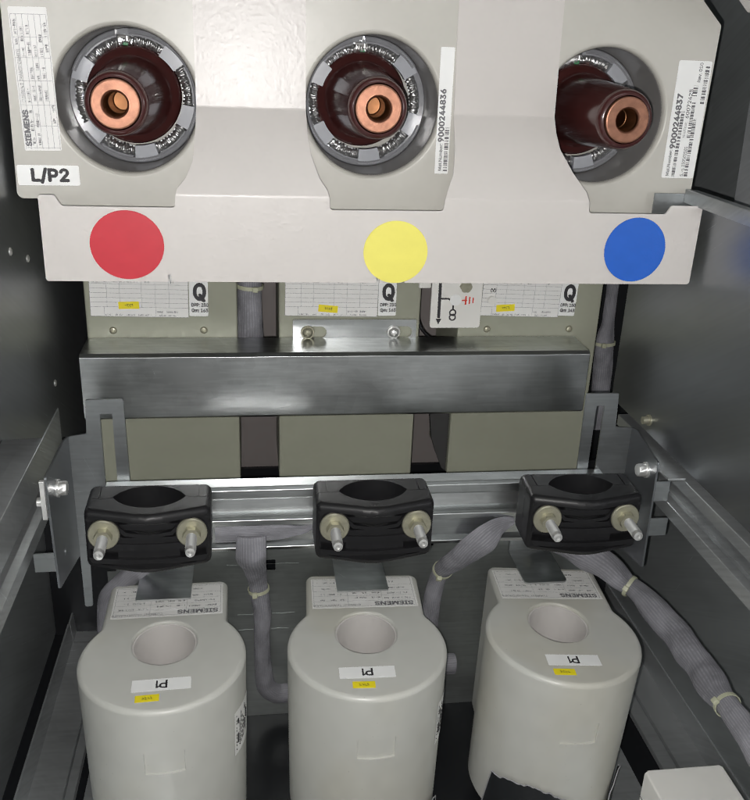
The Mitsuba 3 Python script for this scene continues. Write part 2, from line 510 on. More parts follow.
add(k + '__screw', cat([along(cyl(0.0045, 0.002), (-0.1715, 0.750, 0.0985), (0, 0, 1)), along(cyl(0.003, 0.005), (-0.1715, 0.750, 0.1), (-0.8, 0, 0.6))]), 'steel')
k = thing('floor_ledge', 'grey folded ledge along the foot of the wall behind the white terminal box', 'ledge')
add(k + '__ledge_strip', sheet([(0.477, 0.128), (0.4755, 0.101), (0.4450, 0.100), (0.4440, 0.0957)], 0.002, 'y', 0.20, 0.98), 'rail')
add(k + '__inner_strip', sheet([(0.4400, 0.0960), (0.4400, 0.1000), (0.4260, 0.1000), (0.4250, 0.0957)], 0.0015, 'y', 0.20, 0.98), 'rail')
add(k + '__floor_plate', prism([(0.2, 0.0951), (0.73, 0.0951), (0.73, 0.0985), (0.2, 0.0985)], 'x', 0.27, 0.3925), 'rail')

# rear sheet behind the transformers
k = thing('rear_sheet', 'greenish grey galvanised sheet behind the transformers with faint horizontal scratches', 'panel')
holes = [rnd(0.0095, 0.286, 0.0205, 0.299, 0.001), rnd(0.178, 0.308, 0.188, 0.318, 0.001), rnd(0.338, 0.299, 0.349, 0.306, 0.001), rnd(0.354, 0.299, 0.363, 0.306, 0.001), rnd(-0.152, 0.292, -0.141, 0.298, 0.001), rnd(-0.136, 0.292, -0.126, 0.298, 0.001)]
add(k + '__sheet', prism(sbox(-0.150, 0.0953, 0.36, 0.375).difference(union_all(holes)), 'y', 0.790, 0.7915), 'back_sheet')
for x0, x1, z in ((-0.03, 0.045, 0.294), (-0.02, 0.04, 0.232), (-0.02, 0.035, 0.2125)):
    add(k + '__scratch', cbox((x0, 0.7897, z), (x1, 0.7902, z + 0.00018)), 'back_sheet')

# ------------------------------------------------------------------ khaki boxes at the back
YB = 0.85


def control_box(x0, x1, qx, label, idx):
    k = thing('control_box', label, 'box', 'khaki boxes at the back')
    labels[k].pop('group')
    cut = [rnd(x0 + 0.0015 if idx != 2 else x0 + 0.0055, 0.512, x0 + 0.034 if idx != 2 else x0 + 0.0435, 0.5225, 0.004)]
    b = rbox((x0, YB, 0.3625), (x1, 0.955, 0.70), 0.002) - prism(union_all(cut), 'y', YB - 0.01, YB + 0.006)
    add(k + '__casing', b, 'khaki')
    add(k + '__slot_insert', prism(cut[0].buffer(-0.0006), 'y', YB + 0.0015, YB + 0.004), 'white_plastic')
    # rating plate with its grid
    w = 0.0935 if idx != 2 else 0.0835
    lx = {0: -0.1555, 1: 0.0325, 2: 0.2335}[idx]
    F = front(lx, 0.5455, YB, {0: -1.2, 1: -0.8, 2: -1.5}[idx])
    H = 0.047
    lines = [bar(0, y, w, y + 0.00035) for y in np.arange(0.0095, H, 0.0046)]
    lines += [bar(x * w, 0.0095, x * w + 0.0003, H) for x in (0.17, 0.30, 0.52, 0.66, 0.80)] + [bar(0.14 * w, 0, 0.14 * w + 0.0003, 0.0095), bar(0.66 * w, 0.0, 0.66 * w + 0.0003, 0.0095)]
    lines += [bar(0, 0, w, 0.0003), bar(0, 0, 0.0003, H), bar(w - 0.0003, 0, w, H)]
    tiny = words(0.15 * w, 0.63 * w, 0.0010, 0.0016, 5 + idx) + words(0.68 * w, 0.92 * w, 0.0042, 0.0022, 9 + idx) + words(0.70 * w, 0.9 * w, 0.0010, 0.0016, 19 + idx)
    tiny += words(0.03 * w, 0.5 * w, 0.0342, 0.0022, 25 + idx) + words(0.08 * w, 0.28 * w, 0.0388, 0.0020, 35 + idx) + words(0.42 * w, 0.55 * w, 0.0388, 0.002, 36 + idx) + words(0.72 * w, 0.92 * w, 0.0430, 0.0020, 45 + idx) + words(0.56 * w, 0.62 * w, 0.0342, 0.0022, 55) + words(0.82 * w, 0.86 * w, 0.0342, 0.0022, 56) + words(0.4 * w, 0.55 * w, 0.043, 0.002, 46 + idx)
    s = sticker(k + '__rating_plate', F, sbox(0, 0, w, H), 'paper', [('grid', 'pale_ink', lines), ('print', 'grey_ink', tiny)])
    # Q label
    F = front(qx, 0.5453, YB, {0: -1.0, 1: 0.5, 2: -1.5}[idx])
    inks = [heavy('Q', 0.0155, 0.0034, 0.0170, squeeze=0.78, w=0.045), heavy('DPP: 250', 0.0034, 0.0018, 0.0098, squeeze=0.80), heavy('Qm: 163', 0.0034, 0.0020, 0.0042, squeeze=0.84)]
    sticker(k + '__capacity_label', F, rnd(0, 0, 0.0182, 0.0365, 0.0012), 'white_sticker', [('lettering', 'ink', inks)], label='white label with a large black letter Q')
    # yellow tag with a handwritten mark
    yx, yz = {0: (-0.1285, 0.5525), 1: (0.0658, 0.5500), 2: (0.2502, 0.5495)}[idx]
    sticker(k + '__yellow_tag', front(yx, yz, YB - 0.0004, {0: 1.0, 1: -5, 2: 3}[idx]), sbox(0, 0, 0.0195, 0.0072), 'yellow', [('handwriting', 'ink', scribble(0.006, 0.0022, 0.008, 0.003, idx))])
    if idx != 1:
        for sx in {0: (-0.1355, -0.0478), 2: (0.2422, 0.3312)}[idx]:
            add(k + '__screw', man(lathe([(0, 0.0), (0.0037, 0.0), (0.0036, 0.0008), (0.0028, 0.0018), (0.0015, 0.0023), (0, 0.0024)], 24, 'y', (sx, YB, 0.5306))) - cbox((sx - 0.0022, YB - 0.004, 0.5302), (sx + 0.0022, YB - 0.0014, 0.5310)) - cbox((sx - 0.0004, YB - 0.004, 0.5284), (sx + 0.0004, YB - 0.0014, 0.5328)), 'zinc_yellow')
    return k


control_box(-0.1605, -0.0145, -0.0612, 'khaki steel box with two rating labels behind the red dot end of the cross beam', 0)
control_box(0.0265, 0.1705, 0.1268, 'khaki steel box in the middle with the bolted silver tab in front of it', 1)
b3 = control_box(0.2110, 0.3632, 0.3165, 'khaki steel box partly behind the white diagram plate, beside the blue dot', 2)
add(b3 + '__indicator', along(cyl(0.0042, 0.005, 24), (0.2440, YB, 0.5625), (0, -1, 0)), 'white_plastic')
sticker(b3 + '__marking', front(0.2425, 0.5695, YB), sbox(-0.0005, 0, 0.0055, 0.006), 'white_plastic', [('symbol', 'ink', [stroke(list(Point(x, 0.0022).buffer(0.0013).exterior.coords), 0.0006) for x in (0.0012, 0.0042)] + [bar(0.0004, 0.0034, 0.0018, 0.0048), bar(0.0034, 0.0034, 0.0048, 0.0048)])])
sticker(b3 + '__white_field', front(0.2335, 0.5440, YB, -1), sbox(-0.001, 0.0, 0.0, 0.022), 'paper')

# white plate with the one-line diagram
k = thing('diagram_plate', 'white plate with black one-line diagram, arrow and red earth symbol', 'sign')
YD = 0.836
add(k + '__plate', prism(rnd(0.1782, 0.5366, 0.2300, 0.6300, 0.003), 'y', YD, YD + 0.0022), 'white_plastic')
add(k + '__side_lug', rbox((0.1665, 0.8440, 0.5755), (0.1790, 0.8480, 0.60), 0.001), 'white_plastic')
F = front(0.0, 0.0, YD)
dia = [stroke([(0.1858, 0.63), (0.1868, 0.5470)], 0.0030, cap=2), put(section(Polygon([(0.1840, 0.5462), (0.1897, 0.5462), (0.1868, 0.5402)])).extrude(0.0001), np.array([[1, 0, 0, 0], [0, 1, 0, 0], [0, 0, 1, 0.0003], [0, 0, 0, 1.0]]))]
dia += [stroke([(0.1864, 0.5672), (0.1955, 0.5672), (0.1995, 0.5650), (0.2010, 0.5615), (0.2010, 0.5560)], 0.0017), stroke(list(Point(0.2010, 0.5527).buffer(0.0030).exterior.coords), 0.0014), stroke(list(Point(0.2010, 0.5478).buffer(0.0030).exterior.coords), 0.0014)]
add(k + '__diagram', put(cat(dia), F), 'ink', False)
add(k + '__earth_symbol', put(cat([bar(0.2095, 0.5648, 0.2150, 0.5662), bar(0.2128, 0.5610, 0.2143, 0.5700), bar(0.2168, 0.5618, 0.2181, 0.5692), bar(0.2205, 0.5628, 0.2217, 0.5682)]), F), 'red_ink', False)
add(k + '__indicator_disc', along(cyl(0.0058, 0.0012, 32), (0.2030, YD, 0.5660), (0, -1, 0)), 'white_sticker')
add(k + '__nut', along(hexnut(0.011, 0.004, None), (0.2125, YD, 0.5800), (0, -1, 0)), 'zinc_yellow')

# ------------------------------------------------------------------ cross beam with tab
k = thing('cross_beam', 'wide galvanised steel beam across the cabinet in front of the khaki boxes', 'beam')
add(k + '__beam', prism(LineString([(0.8480, 0.5222), (0.8040, 0.5215), (0.8008, 0.5190), (0.8008, 0.4590), (0.8030, 0.4570), (0.8200, 0.4570)]).buffer(0.001, join_style=1, cap_style=2, quad_segs=6), 'x', -0.1602, 0.3372), 'galvanised', 25)
tab = rnd(0.0405, 0.5090, 0.1664, 0.5424, 0.0015).difference(union_all([LineString([(x, 0.5292), (x + 0.0135, 0.5292)]).buffer(0.0062) for x in (0.0548, 0.1425)]))
add(k + '__mounting_tab', prism(tab, 'y', 0.8455, 0.8475), 'galvanised')
for sx, mm in ((0.0552, 'zinc_yellow'), (0.1430, 'steel')):
    c = (sx, 0.8455, 0.5294)
    bt = add(k + '__bolt', cat([along(man(lathe([(0, 0), (0.0070, 0), (0.0070, 0.0006), (0.0066, 0.0012), (0, 0.0012)], 32)), c, (0, -1, 0)), along(man(lathe([(0, 0.001), (0.0055, 0.001), (0.0052, 0.0030), (0.0038, 0.0046), (0.0015, 0.0054), (0, 0.0055)], 32)) - cbox((-0.003, -0.0005, 0.0036), (0.003, 0.0005, 0.01)) - cbox((-0.0005, -0.003, 0.0036), (0.0005, 0.003, 0.01)), c, (0, -1, 0))]), mm)

# ------------------------------------------------------------------ rail for the clamps
k = thing('clamp_rail', 'galvanised ribbed rail across the cabinet carrying the three black clamps', 'rail')
add(k + '__rail', sheet([(0.7090, 0.4175), (0.7030, 0.4195), (0.7010, 0.4215), (0.7010, 0.4280), (0.7035, 0.4300), (0.7180, 0.4305), (0.7180, 0.4280), (0.7130, 0.3998), (0.7035, 0.3990), (0.7010, 0.3975), (0.7015, 0.3930), (0.7060, 0.3905), (0.7065, 0.3725), (0.7015, 0.3690), (0.7035, 0.3660), (0.7420, 0.3655)], 0.0022, 'x', -0.1300, 0.3280), 'galvanised', 25)
# transformer tabs under the rail
for i, (x0, x1, nm) in enumerate(((-0.1145, -0.0625, 'the red dot end transformer'), (0.0793, 0.1305, 'the middle transformer'), (0.2706, 0.3155, 'the blue dot end transformer'))):
    k = thing('transformer_bracket', f'small bent galvanised tab lying over the label of {nm}', 'bracket', None)
    r = 0.0045 if i == 2 else 0.0012
    add(k + '__foot_plate', prism(union_all([rnd(x0, 0.7262, x1, 0.78, r), sbox(x0, 0.76, x1, 0.7880)]), 'z', 0.2985, 0.3002), 'galvanised')
    add(k + '__upright', prism(sbox(x0, 0.3004, x1, 0.372), 'y', 0.7862, 0.7882), 'galvanised')
    if i == 2:
        add(k + '__screw', along(man(lathe([(0, 0), (0.0042, 0), (0.0040, 0.0015), (0.0020, 0.0030), (0, 0.0032)], 20)), (0.2945, 0.7862, 0.3165), (0, -1, 0)), 'zinc_yellow')

# ------------------------------------------------------------------ slotted angle brackets
k = thing('slotted_bracket', 'galvanised angle bracket with long slot beside the clamp at the red dot end', 'bracket')
up = Polygon([(-0.1595, 0.300), (-0.1595, 0.4753), (-0.1440, 0.4778), (-0.1424, 0.5097), (-0.1109, 0.5097), (-0.1098, 0.385), (-0.150, 0.385), (-0.1525, 0.300)]).buffer(-0.002).buffer(0.002)
up = up.difference(sbox(-0.1314, 0.4250, -0.1210, 0.4965))
add(k + '__upright', prism(up, 'y', 0.7200, 0.7220), 'galv_dull')
fl = Polygon([(0.7219, 0.4755), (0.7000, 0.4800), (0.6310, 0.4815), (0.6370, 0.3760), (0.7219, 0.3560)]).buffer(-0.0025).buffer(0.0025).difference(Point(0.6664, 0.3939).buffer(0.0035))
add(k + '__side_flange', prism(fl, 'x', -0.1610, -0.1592), 'dark_sheet')
add(k + '__lug', prism(sbox(-0.178, 0.3915, -0.1612, 0.4085), 'y', 0.6390, 0.6405), 'galvanised')
add(k + '__bolt', cat([along(cyl(0.0075, 0.0016, 28), (-0.1592, 0.6630, 0.4555), (1, 0, 0)), along(hexnut(0.0105, 0.0062, None), (-0.1578, 0.6630, 0.4555), (1, 0, 0)), along(cyl(0.004, 0.010, 16), (-0.1700, 0.6400, 0.4555), (1, 0, 0)), prism(rnd(0.6270, 0.446, 0.6310, 0.480, 0.001), 'x', -0.1640, -0.1605)]), 'steel')
k = thing('slotted_bracket', 'galvanised angle bracket with long slot beside the clamp at the blue dot end', 'bracket')
up = Polygon([(0.3552, 0.385), (0.3552, 0.4732), (0.3389, 0.4746), (0.3372, 0.5087), (0.3057, 0.5090), (0.3064, 0.4250), (0.3064, 0.385)]).buffer(-0.0008).buffer(0.0008)
up = up.difference(sbox(0.3170, 0.4200, 0.3250, 0.4965))
add(k + '__upright', prism(up, 'y', 0.7200, 0.7220), 'galv_dull')
fl = Polygon([(0.7219, 0.4732), (0.7100, 0.4760), (0.6600, 0.4660), (0.6560, 0.3600), (0.7219, 0.3500)]).buffer(-0.0015).buffer(0.0015).difference(Point(0.676, 0.3850).buffer(0.0025))
add(k + '__side_flange', prism(fl, 'x', 0.3552, 0.3570), 'dark_sheet')
add(k + '__lug', prism(sbox(0.3572, 0.3900, 0.3760, 0.4080), 'y', 0.6620, 0.6635), 'galv_dull')
add(k + '__lug', prism(sbox(0.3572, 0.4250, 0.3730, 0.4450), 'y', 0.6640, 0.6655), 'galv_dull')
add(k + '__bolt', cat([along(cyl(0.0075, 0.0016, 28), (0.3552, 0.6780, 0.4500), (-1, 0, 0)), along(hexnut(0.0105, 0.0075, None), (0.3538, 0.6780, 0.4500), (-1, 0, 0)), along(cyl(0.0042, 0.012, 16), (0.3560, 0.6700, 0.4560), (1, 0, 0))]), 'steel')

# ------------------------------------------------------------------ cable clamps
def clamp(cx, label, yaw=0.0, roll=0.0):
    k = thing('cable_clamp', label, 'clamp', 'black cable clamps on the rail')
    labels[k].pop('group')
    Z0, Z1 = -0.0475, 0.0
    plan = [(-0.0475, 0.690), (0.0475, 0.690)]
    xs = np.linspace(0.0475, -0.0475, 17)
    plan += [(x, 0.6445 - 0.0125 * (0.5 + 0.5 * math.cos(math.pi * x / 0.0475))) for x in xs]
    plan = Polygon(plan).buffer(-0.006).buffer(0.006, quad_segs=6)
    lens = Point(0, 0.6775).buffer(0.0300, 48).intersection(Point(0, 0.6555).buffer(0.0300, 48)).buffer(-0.001).buffer(0.001)

    def body(p, z0, z1, r):                     # plan drawn up with rounded upper and lower rims
        m, n = [], 4
        lev = [(z0 + r * (1 - math.cos(a)), r * (1 - math.sin(a))) for a in np.linspace(0, math.pi / 2, n)]
        lev += [(z1 - r * (1 - math.cos(a)), r * (1 - math.sin(a))) for a in np.linspace(math.pi / 2, 0, n)]
        for (a, ia), (b, ib) in zip(lev[:-1], lev[1:]):
            if b - a < 1e-7:
                continue
            s1, s2 = section(p.buffer(-ia)).extrude(1e-5).translate((0, 0, a)), section(p.buffer(-ib)).extrude(1e-5).translate((0, 0, b))
            m.append(m3.Manifold.batch_hull([s1, s2]))
        return m3.Manifold.batch_boolean(m, m3.OpType.Add)
    full = body(plan, Z0, Z1, 0.0045)
    bore = section(lens).extrude(0.2).translate((0, 0, -0.1))
    fh = full ^ cbox((-0.1, 0.5, -0.1), (0.1, 0.6645, 0.1))
    rh = full ^ cbox((-0.1, 0.6650, -0.1), (0.1, 0.8, 0.1))
    # pocket in the front half with its saddle ribs
    face = rnd(-0.0435, Z0 + 0.0045, 0.0435, Z1 - 0.0060, 0.008)
    pocket = prism(face, 'y', 0.60, 0.652)
    arch = lambda dz, h: LineString([(x, dz - 0.0035 * math.cos(math.pi * x / 0.088)) for x in np.linspace(-0.05, 0.05, 21)]).buffer(h, cap_style=2)
    sad = lambda dz, h, y0: prism(arch(dz, h).intersection(face.buffer(0.001)), 'y', y0, 0.655)
    ribs = [sad(-0.0125, 0.0022, 0.6465), sad(-0.0270, 0.0026, 0.6420), sad(-0.0385, 0.0022, 0.6405)]
    mid = Polygon([(-0.027, -0.007), (-0.016, -0.019), (0.016, -0.019), (0.027, -0.007)]).buffer(-0.001).buffer(0.001)
    block = prism(Polygon([(-0.0235, Z0 + 0.004), (-0.0235, -0.021), (-0.019, -0.023), (0.019, -0.023), (0.0235, -0.021), (0.0235, Z0 + 0.004)]), 'y', 0.6445, 0.655)
    boss = [cyl(0.0125, 0.0115, 32, 'y', (s * 0.0330, 0.6545, -0.0185)) for s in (-1, 1)]
    edge = [prism(LineString([(s * 0.0445, -0.007), (s * 0.030, -0.007), (s * 0.0175, -0.0200), (0, -0.0225)]).buffer(0.0014), 'y', 0.6440, 0.655) for s in (-1, 1)]
    fh = (fh - pocket) + m3.Manifold.batch_boolean(ribs + boss + [block] + edge, m3.OpType.Add)
    fh = fh - bore
    rh = rh - bore - prism(sbox(-0.0385, Z1 - 0.0012, -0.0375, Z1 + 0.01), 'y', 0.66, 0.70) - prism(sbox(0.0375, Z1 - 0.0012, 0.0385, Z1 + 0.01), 'y', 0.66, 0.70)
    P = np.eye(4)
    c, s = math.cos(yaw), math.sin(yaw)
    P[:2, :2] = [[c, -s], [s, c]]
    c, s = math.cos(roll), math.sin(roll)
    P = P @ np.array([[c, 0, -s, 0], [0, 1, 0, 0], [s, 0, c, 0], [0, 0, 0, 1.0]])
    P[:3, 3] = [cx, 0.665, 0.4435]
    P[:3, :3] = P[:3, :3] @ np.diag([1.065, 1.0, 1.14])
    O = np.eye(4)
    O[1, 3] = -0.665
    Q = P @ O
    add(k + '__front_half', put(fh, Q), 'rubber', 32)
    add(k + '__rear_half', put(rh, Q), 'rubber', 32)
    for s in (-1, 1):
        w = lathe([(0, 0), (0.0118, 0), (0.0118, 0.0016), (0.0110, 0.0026), (0, 0.0026)], 40, 'y', (s * 0.0330, 0.6429, -0.0185))
        kk = add(k + '__bolt', put(cat([lathe([(0, 0), (0.0042, 0), (0.0042, 0.0120)] + [q for j in range(18) for q in ((0.0038, 0.0126 + j * 0.00125), (0.0042, 0.0132 + j * 0.00125))] + [(0.0036, 0.0378), (0.0018, 0.0382), (0, 0.0372)], 24, 'y', (s * 0.0330, 0.648, -0.0185))]), Q), 'steel')
        add(kk + '__washer', put(w, Q), 'zinc_yellow')
        add(kk + '__nut', put(along(hexnut(0.0120, 0.0070, None), (s * 0.0330, 0.6404, -0.0185), (0, -1, 0)), Q), 'zinc_yellow')
    return k


clamp(-0.0870, 'black plastic cable clamp with two studs at the red dot end of the rail', math.radians(1.0), math.radians(-1.0))
clamp(0.1015, 'black plastic cable clamp with two studs in the middle of the rail', 0, 0)
clamp(0.2890, 'black plastic cable clamp with two studs at the blue dot end of the rail', math.radians(-2.0), 0)

# ------------------------------------------------------------------ current transformers
ZT, ZB = 0.2935, 0.116


def transformer(cx, i, label):
    k = thing('current_transformer', label, 'transformer', 'cast resin current transformers')
    labels[k].pop('group')
    r1, r0, f = 0.0730, 0.0703, 0.0048
    H = ZT - ZB
    bx = {0: -0.0025, 1: 0.0015, 2: 0.0050}[i]
    out = Point(0, 0).buffer(r1, quad_segs=64).union(sbox(bx - 0.0570, 0.0, bx + 0.0570, 0.1140)).buffer(-0.0085, quad_segs=16).buffer(0.0085 + 0.014, quad_segs=24).buffer(-0.014, quad_segs=24)
    L = out.exterior
    P2 = np.array([L.interpolate(t, normalized=True).coords[0] for t in np.linspace(0, 1, 361)[:-1]])
    if Polygon(P2).exterior.is_ccw is False:
        P2 = P2[::-1]
    tg = np.roll(P2, -1, 0) - np.roll(P2, 1, 0)
    nn = np.stack([tg[:, 1], -tg[:, 0]], 1) / np.linalg.norm(tg, axis=1, keepdims=True)
    for _ in range(2):
        nn = (np.roll(nn, 1, 0) + 2 * nn + np.roll(nn, -1, 0)) / 4
    lev = [(0.0, 0.006), (0.0018, 0.0018), (0.006, 0.0)] + [(0.006 + (H - f - 0.006) * t, 0.0) for t in (0.25, 0.5, 0.75)] + [(H - f + f * math.sin(q), f * (1 - math.cos(q))) for q in np.linspace(0, math.pi / 2, 9)]
    rows = [np.column_stack([(P2 - nn * ins) * (r0 + (r1 - r0) * zz / H) / r1, np.full(360, zz)]) for zz, ins in lev]
    V = np.vstack(rows)
    q = np.arange(360)
    Fq = []
    for r_ in range(len(lev) - 1):
        A, B = r_ * 360 + q, r_ * 360 + (q + 1) % 360
        Fq += [np.stack([A, B, B + 360], 1), np.stack([A, B + 360, A + 360], 1)]
    capt = np.asarray(m3.triangulate([rows[-1][:, :2].astype(np.float64)]))
    capb = np.asarray(m3.triangulate([rows[0][:, :2].astype(np.float64)]))
    Fq += [capt + (len(lev) - 1) * 360, capb[:, ::-1]]
    body = m3.Manifold(m3.Mesh(V.astype(np.float32), np.vstack(Fq).astype(np.uint32)))
    hole = [(0.0285, -0.01), (0.0285, H - 0.0022)] + [(0.0285 + 0.0022 * (1 - math.cos(a)), H - 0.0022 + 0.0022 * math.sin(a)) for a in np.linspace(0, math.pi / 2, 6)[1:]] + [(0.0312, H + 0.01)]
    hole = man(lathe([(0, -0.01)] + hole + [(0, H + 0.01)], 96)).scale((1, 1.07, 1)).translate((0, 0.0180, 0))
    # shallow moulded pad on the front
    m = body
    ring = cyl(0.2, 0.0225, 8, 'z', (0, 0, 0.111)) - cyl(0.0698, 0.1, 160, 'z', (0, 0, 0.08), 0.0706)
    wedge = m3.Manifold.hull(cbox((-0.0002, -0.001, 0.11), (0.0002, 0.001, 0.15)) + cbox((-0.0200, -0.0850, 0.11), (0.0200, -0.0845, 0.15)))
    wedge = aff(wedge, [[math.cos(0.07), -math.sin(0.07), 0], [math.sin(0.07), math.cos(0.07), 0], [0, 0, 1]])
    m = (m - (ring ^ wedge)) - hole
    body_k = add(k + '__body', m.translate((cx, 0.6510, ZB)), 'resin', 24)
    tube = lathe([(0.0272, 0.004), (0.0284, 0.004), (0.0284, H - 0.0030), (0.0272, H - 0.0032), (0.0272, 0.004)], 96)
    tube.vertices = tube.vertices * [1, 1.07, 1] + [cx, 0.651 + 0.018, ZB]
    add(k + '__bore_liner', tube, 'liner', 40)
    # type label at the back of the top, upside down to the viewer
    lx = {0: -0.0845, 1: 0.1010, 2: 0.2890}[i]
    w, h = 0.1035, 0.0495
    F = top(lx + w / 2, 0.7580, ZT, 180 + {0: 1.0, 1: 1.5, 2: 1.5}[i])
    lines = [bar(0.002, y, w - 0.002, y + 0.0003) for y in (0.0015, 0.0125, 0.0215, 0.0300, 0.0385, h - 0.002)] + [bar(x, 0.0015, x + 0.0003, h - 0.002) for x in (0.002, 0.034, 0.068, w - 0.002)]
    tiny = [heavy('SIEMENS', 0.0056, 0.004, 0.0410, squeeze=1.1, w=0.03), text('CURRENT TRANSFORMER', 0.0026, 0.056, 0.0440, squeeze=1.05)]
    for j, (a, b, y) in enumerate(((0.006, 0.032, 0.0340), (0.008, 0.03, 0.0255), (0.036, 0.064, 0.0325), (0.07, 0.098, 0.0355), (0.074, 0.096, 0.026), (0.036, 0.064, 0.0245), (0.01, 0.03, 0.0165), (0.04, 0.06, 0.0165), (0.074, 0.095, 0.0165), (0.02, 0.03, 0.006), (0.08, 0.098, 0.006))):
        tiny += words(a, b, y, 0.0025, 100 + 13 * i + j)
    sticker(k + '__type_label', F, sbox(0, 0, w, h), 'paper', [('grid', 'pale_ink', lines), ('lettering', 'grey_ink', tiny)])
    # P1 label, upside down
    dx = {0: 0.0020, 1: -0.0030, 2: -0.0010}[i]
    F = top(cx + dx + 0.0245, 0.6198, ZT, 180 + {0: 2.0, 1: 1.5, 2: 0.5}[i])
    t = cat([text('P', 0.0092, 0.0185, 0.0024, bold=True), bar(0.02765, 0.0024, 0.0291, 0.0116), stroke([(0.0283, 0.0110), (0.0258, 0.0091)], 0.0014, cap=2)])
    sticker(k + '__terminal_label', F, rnd(0, 0, 0.0490, 0.0145, 0.0004), 'white_sticker', [('lettering', 'ink', [t])], label='white label reading P1 upside down')
    F = top(cx + {0: 0.0015, 1: 0.0030, 2: -0.0035}[i], 0.6000, ZT, 180 + {0: 3, 1: 0, 2: 0}[i])
    sticker(k + '__yellow_tag', F, sbox(0, 0, 0.0195, 0.0080), 'yellow', [('handwriting', 'ink', scribble(0.005, 0.0025, 0.009, 0.003, 30 + i))])
    if i < 2:                                   # label wrapped on the flank
        a0, a1, R = math.radians(-31), math.radians(-5), r1 - 0.0004
        A, Z = np.meshgrid(np.linspace(a0, a1, 24), np.linspace(0, 1, 2), indexing='ij')
        zc = np.where(Z > 0.5, 0.286 - 0.000 * A, 0.218)
        zz = 0.2080 + Z * 0.0480
        rr = r0 + (r1 - r0) * (zz - ZB) / H + 0.0005
        V = np.stack([cx + rr * np.cos(A), 0.651 + rr * np.sin(A), zz], -1).reshape(-1, 3)
        q = np.arange(23) * 2
        Fc = np.vstack([np.stack([q, q + 2, q + 3], 1), np.stack([q, q + 3, q + 1], 1)])
        pk = add(k + '__side_label', trimesh.Trimesh(V, Fc, process=False), 'paper', True)
        ink = []
        for j in range(9):
            aa = a0 + 0.04 + j * 0.040
            zr = np.linspace(0.212 + 0.001 * j, 0.252 - 0.005 * (j % 3), 26)
            for z_ in zr[:-1]:
                if (int(z_ * 9000) * 7 + j * 5) % 4 < 2:
                    continue
                ra = r0 + (r1 - r0) * (z_ - ZB) / H + 0.0008
                ink.append(put(trimesh.creation.box((0.0009 if j != 1 else 0.0022, 0.0003, 0.0013)), frame((cx + ra * math.cos(aa), 0.651 + ra * math.sin(aa), z_), (-math.sin(aa), math.cos(aa), 0), (-math.cos(aa), -math.sin(aa), 0))))
        add(pk + '__print', cat(ink), 'ink', False)
    yaw, roll = {0: (0, 0), 1: (-3.2, 0), 2: (-4.0, 2.0)}[i]
    M4 = T().translate([cx, 0.651, ZT]).rotate([0, 0, 1], yaw).rotate([0, 1, 0], roll).translate([-cx, -0.651, -ZT])
    for q in [q for q in scene if q.startswith(k + '__')]:
        scene[q]['to_world'] = M4
    return k


CX = (-0.0825, 0.1000, 0.2860)
transformer(CX[0], 0, 'grey cast resin ring transformer under the clamp at the red dot end')
transformer(CX[1], 1, 'grey cast resin ring transformer under the middle clamp')
transformer(CX[2], 2, 'grey cast resin ring transformer beside the white box, torn black film at its foot')

# torn black film round the feet


def film(key, cx, a0, a1, seed, zlo, zhi, R, label, shape=None):
    k = thing(key, label, 'film')
    n = 40
    r = np.random.default_rng(seed)
    A = np.radians(np.linspace(a0, a1, n))
    edge = np.interp(np.linspace(0, 1, n), [0, 0.1, 0.5, 0.85, 1], shape or [ZB, zlo, zhi, zlo + 0.3 * (zhi - zlo), ZB]) + np.cumsum(r.normal(0, 0.0007, n)) + r.normal(0, 0.0004, n)
    rows = []
    for lev in (0, 0.5, 1):
        z = ZB - 0.008 + (edge - ZB + 0.008) * lev
        rr = R + 0.0012 + 0.003 * lev ** 3 * meshkit.noise(np.stack([A * 6, A * 0 + seed, A * 0], -1), seed)
        rows.append(np.stack([cx + rr * np.cos(A), 0.651 + rr * np.sin(A), z], -1))
    V = np.vstack(rows)
    V = np.vstack([V, V * [1, 1, 1] + np.stack([np.cos(A), np.sin(A), 0 * A], -1)[np.tile(np.arange(n), 3)] * 0.0007])
    F = []
    for lv in range(2):
        for s in range(n - 1):
            p = lv * n + s
            F += [[p, p + 1, p + n + 1], [p, p + n + 1, p + n]]
            p += 3 * n
            F += [[p, p + n + 1, p + 1], [p, p + n, p + n + 1]]
    for s in range(n - 1):
        p = 2 * n + s
        F += [[p, p + 1, p + 3 * n + 1], [p, p + 3 * n + 1, p + 3 * n]]
    add(k + '__sheet', trimesh.Trimesh(V, F, process=False), 'film', 40)
    add(k + '__torn_rim', cat([trimesh.creation.cylinder(0.0006, segment=[V[5 * n + s], V[5 * n + s + 1]], sections=6) for s in range(n - 1)]), 'pale_ink')


film('black_film', CX[2] - 0.005, -156, -78, 3, 0.166, 0.181, 0.0712, 'torn black film on the lower front of the blue dot end transformer', [ZB, 0.172, 0.178, 0.162, 0.135])
film('black_film', CX[2] - 0.005, -52, -14, 4, 0.150, 0.165, 0.0712, 'torn black film at the foot of the transformer facing the white box')
film('black_film', CX[1], -60, -15, 7, 0.140, 0.152, 0.0712, 'torn black film at the foot of the middle transformer')

# ------------------------------------------------------------------ cover plate (one bent sheet with three cut-outs)
YU, YF = 0.717, 0.683
ZBEND, ZLOW, ZEND = 0.7515, 0.6905, 0.6233
SL = math.hypot(YU - YF, ZBEND - ZLOW)


def unfold(z):                                   # height on the plate -> length along the sheet, 0 at the upper bend, growing downwards
    z = np.asarray(z, float)
    return np.where(z > ZBEND, ZBEND - z, np.where(z > ZLOW, (ZBEND - z) / (ZBEND - ZLOW) * SL, SL + ZLOW - z))


def ring(pts):
    return [(x, float(unfold(z))) for x, z in pts]


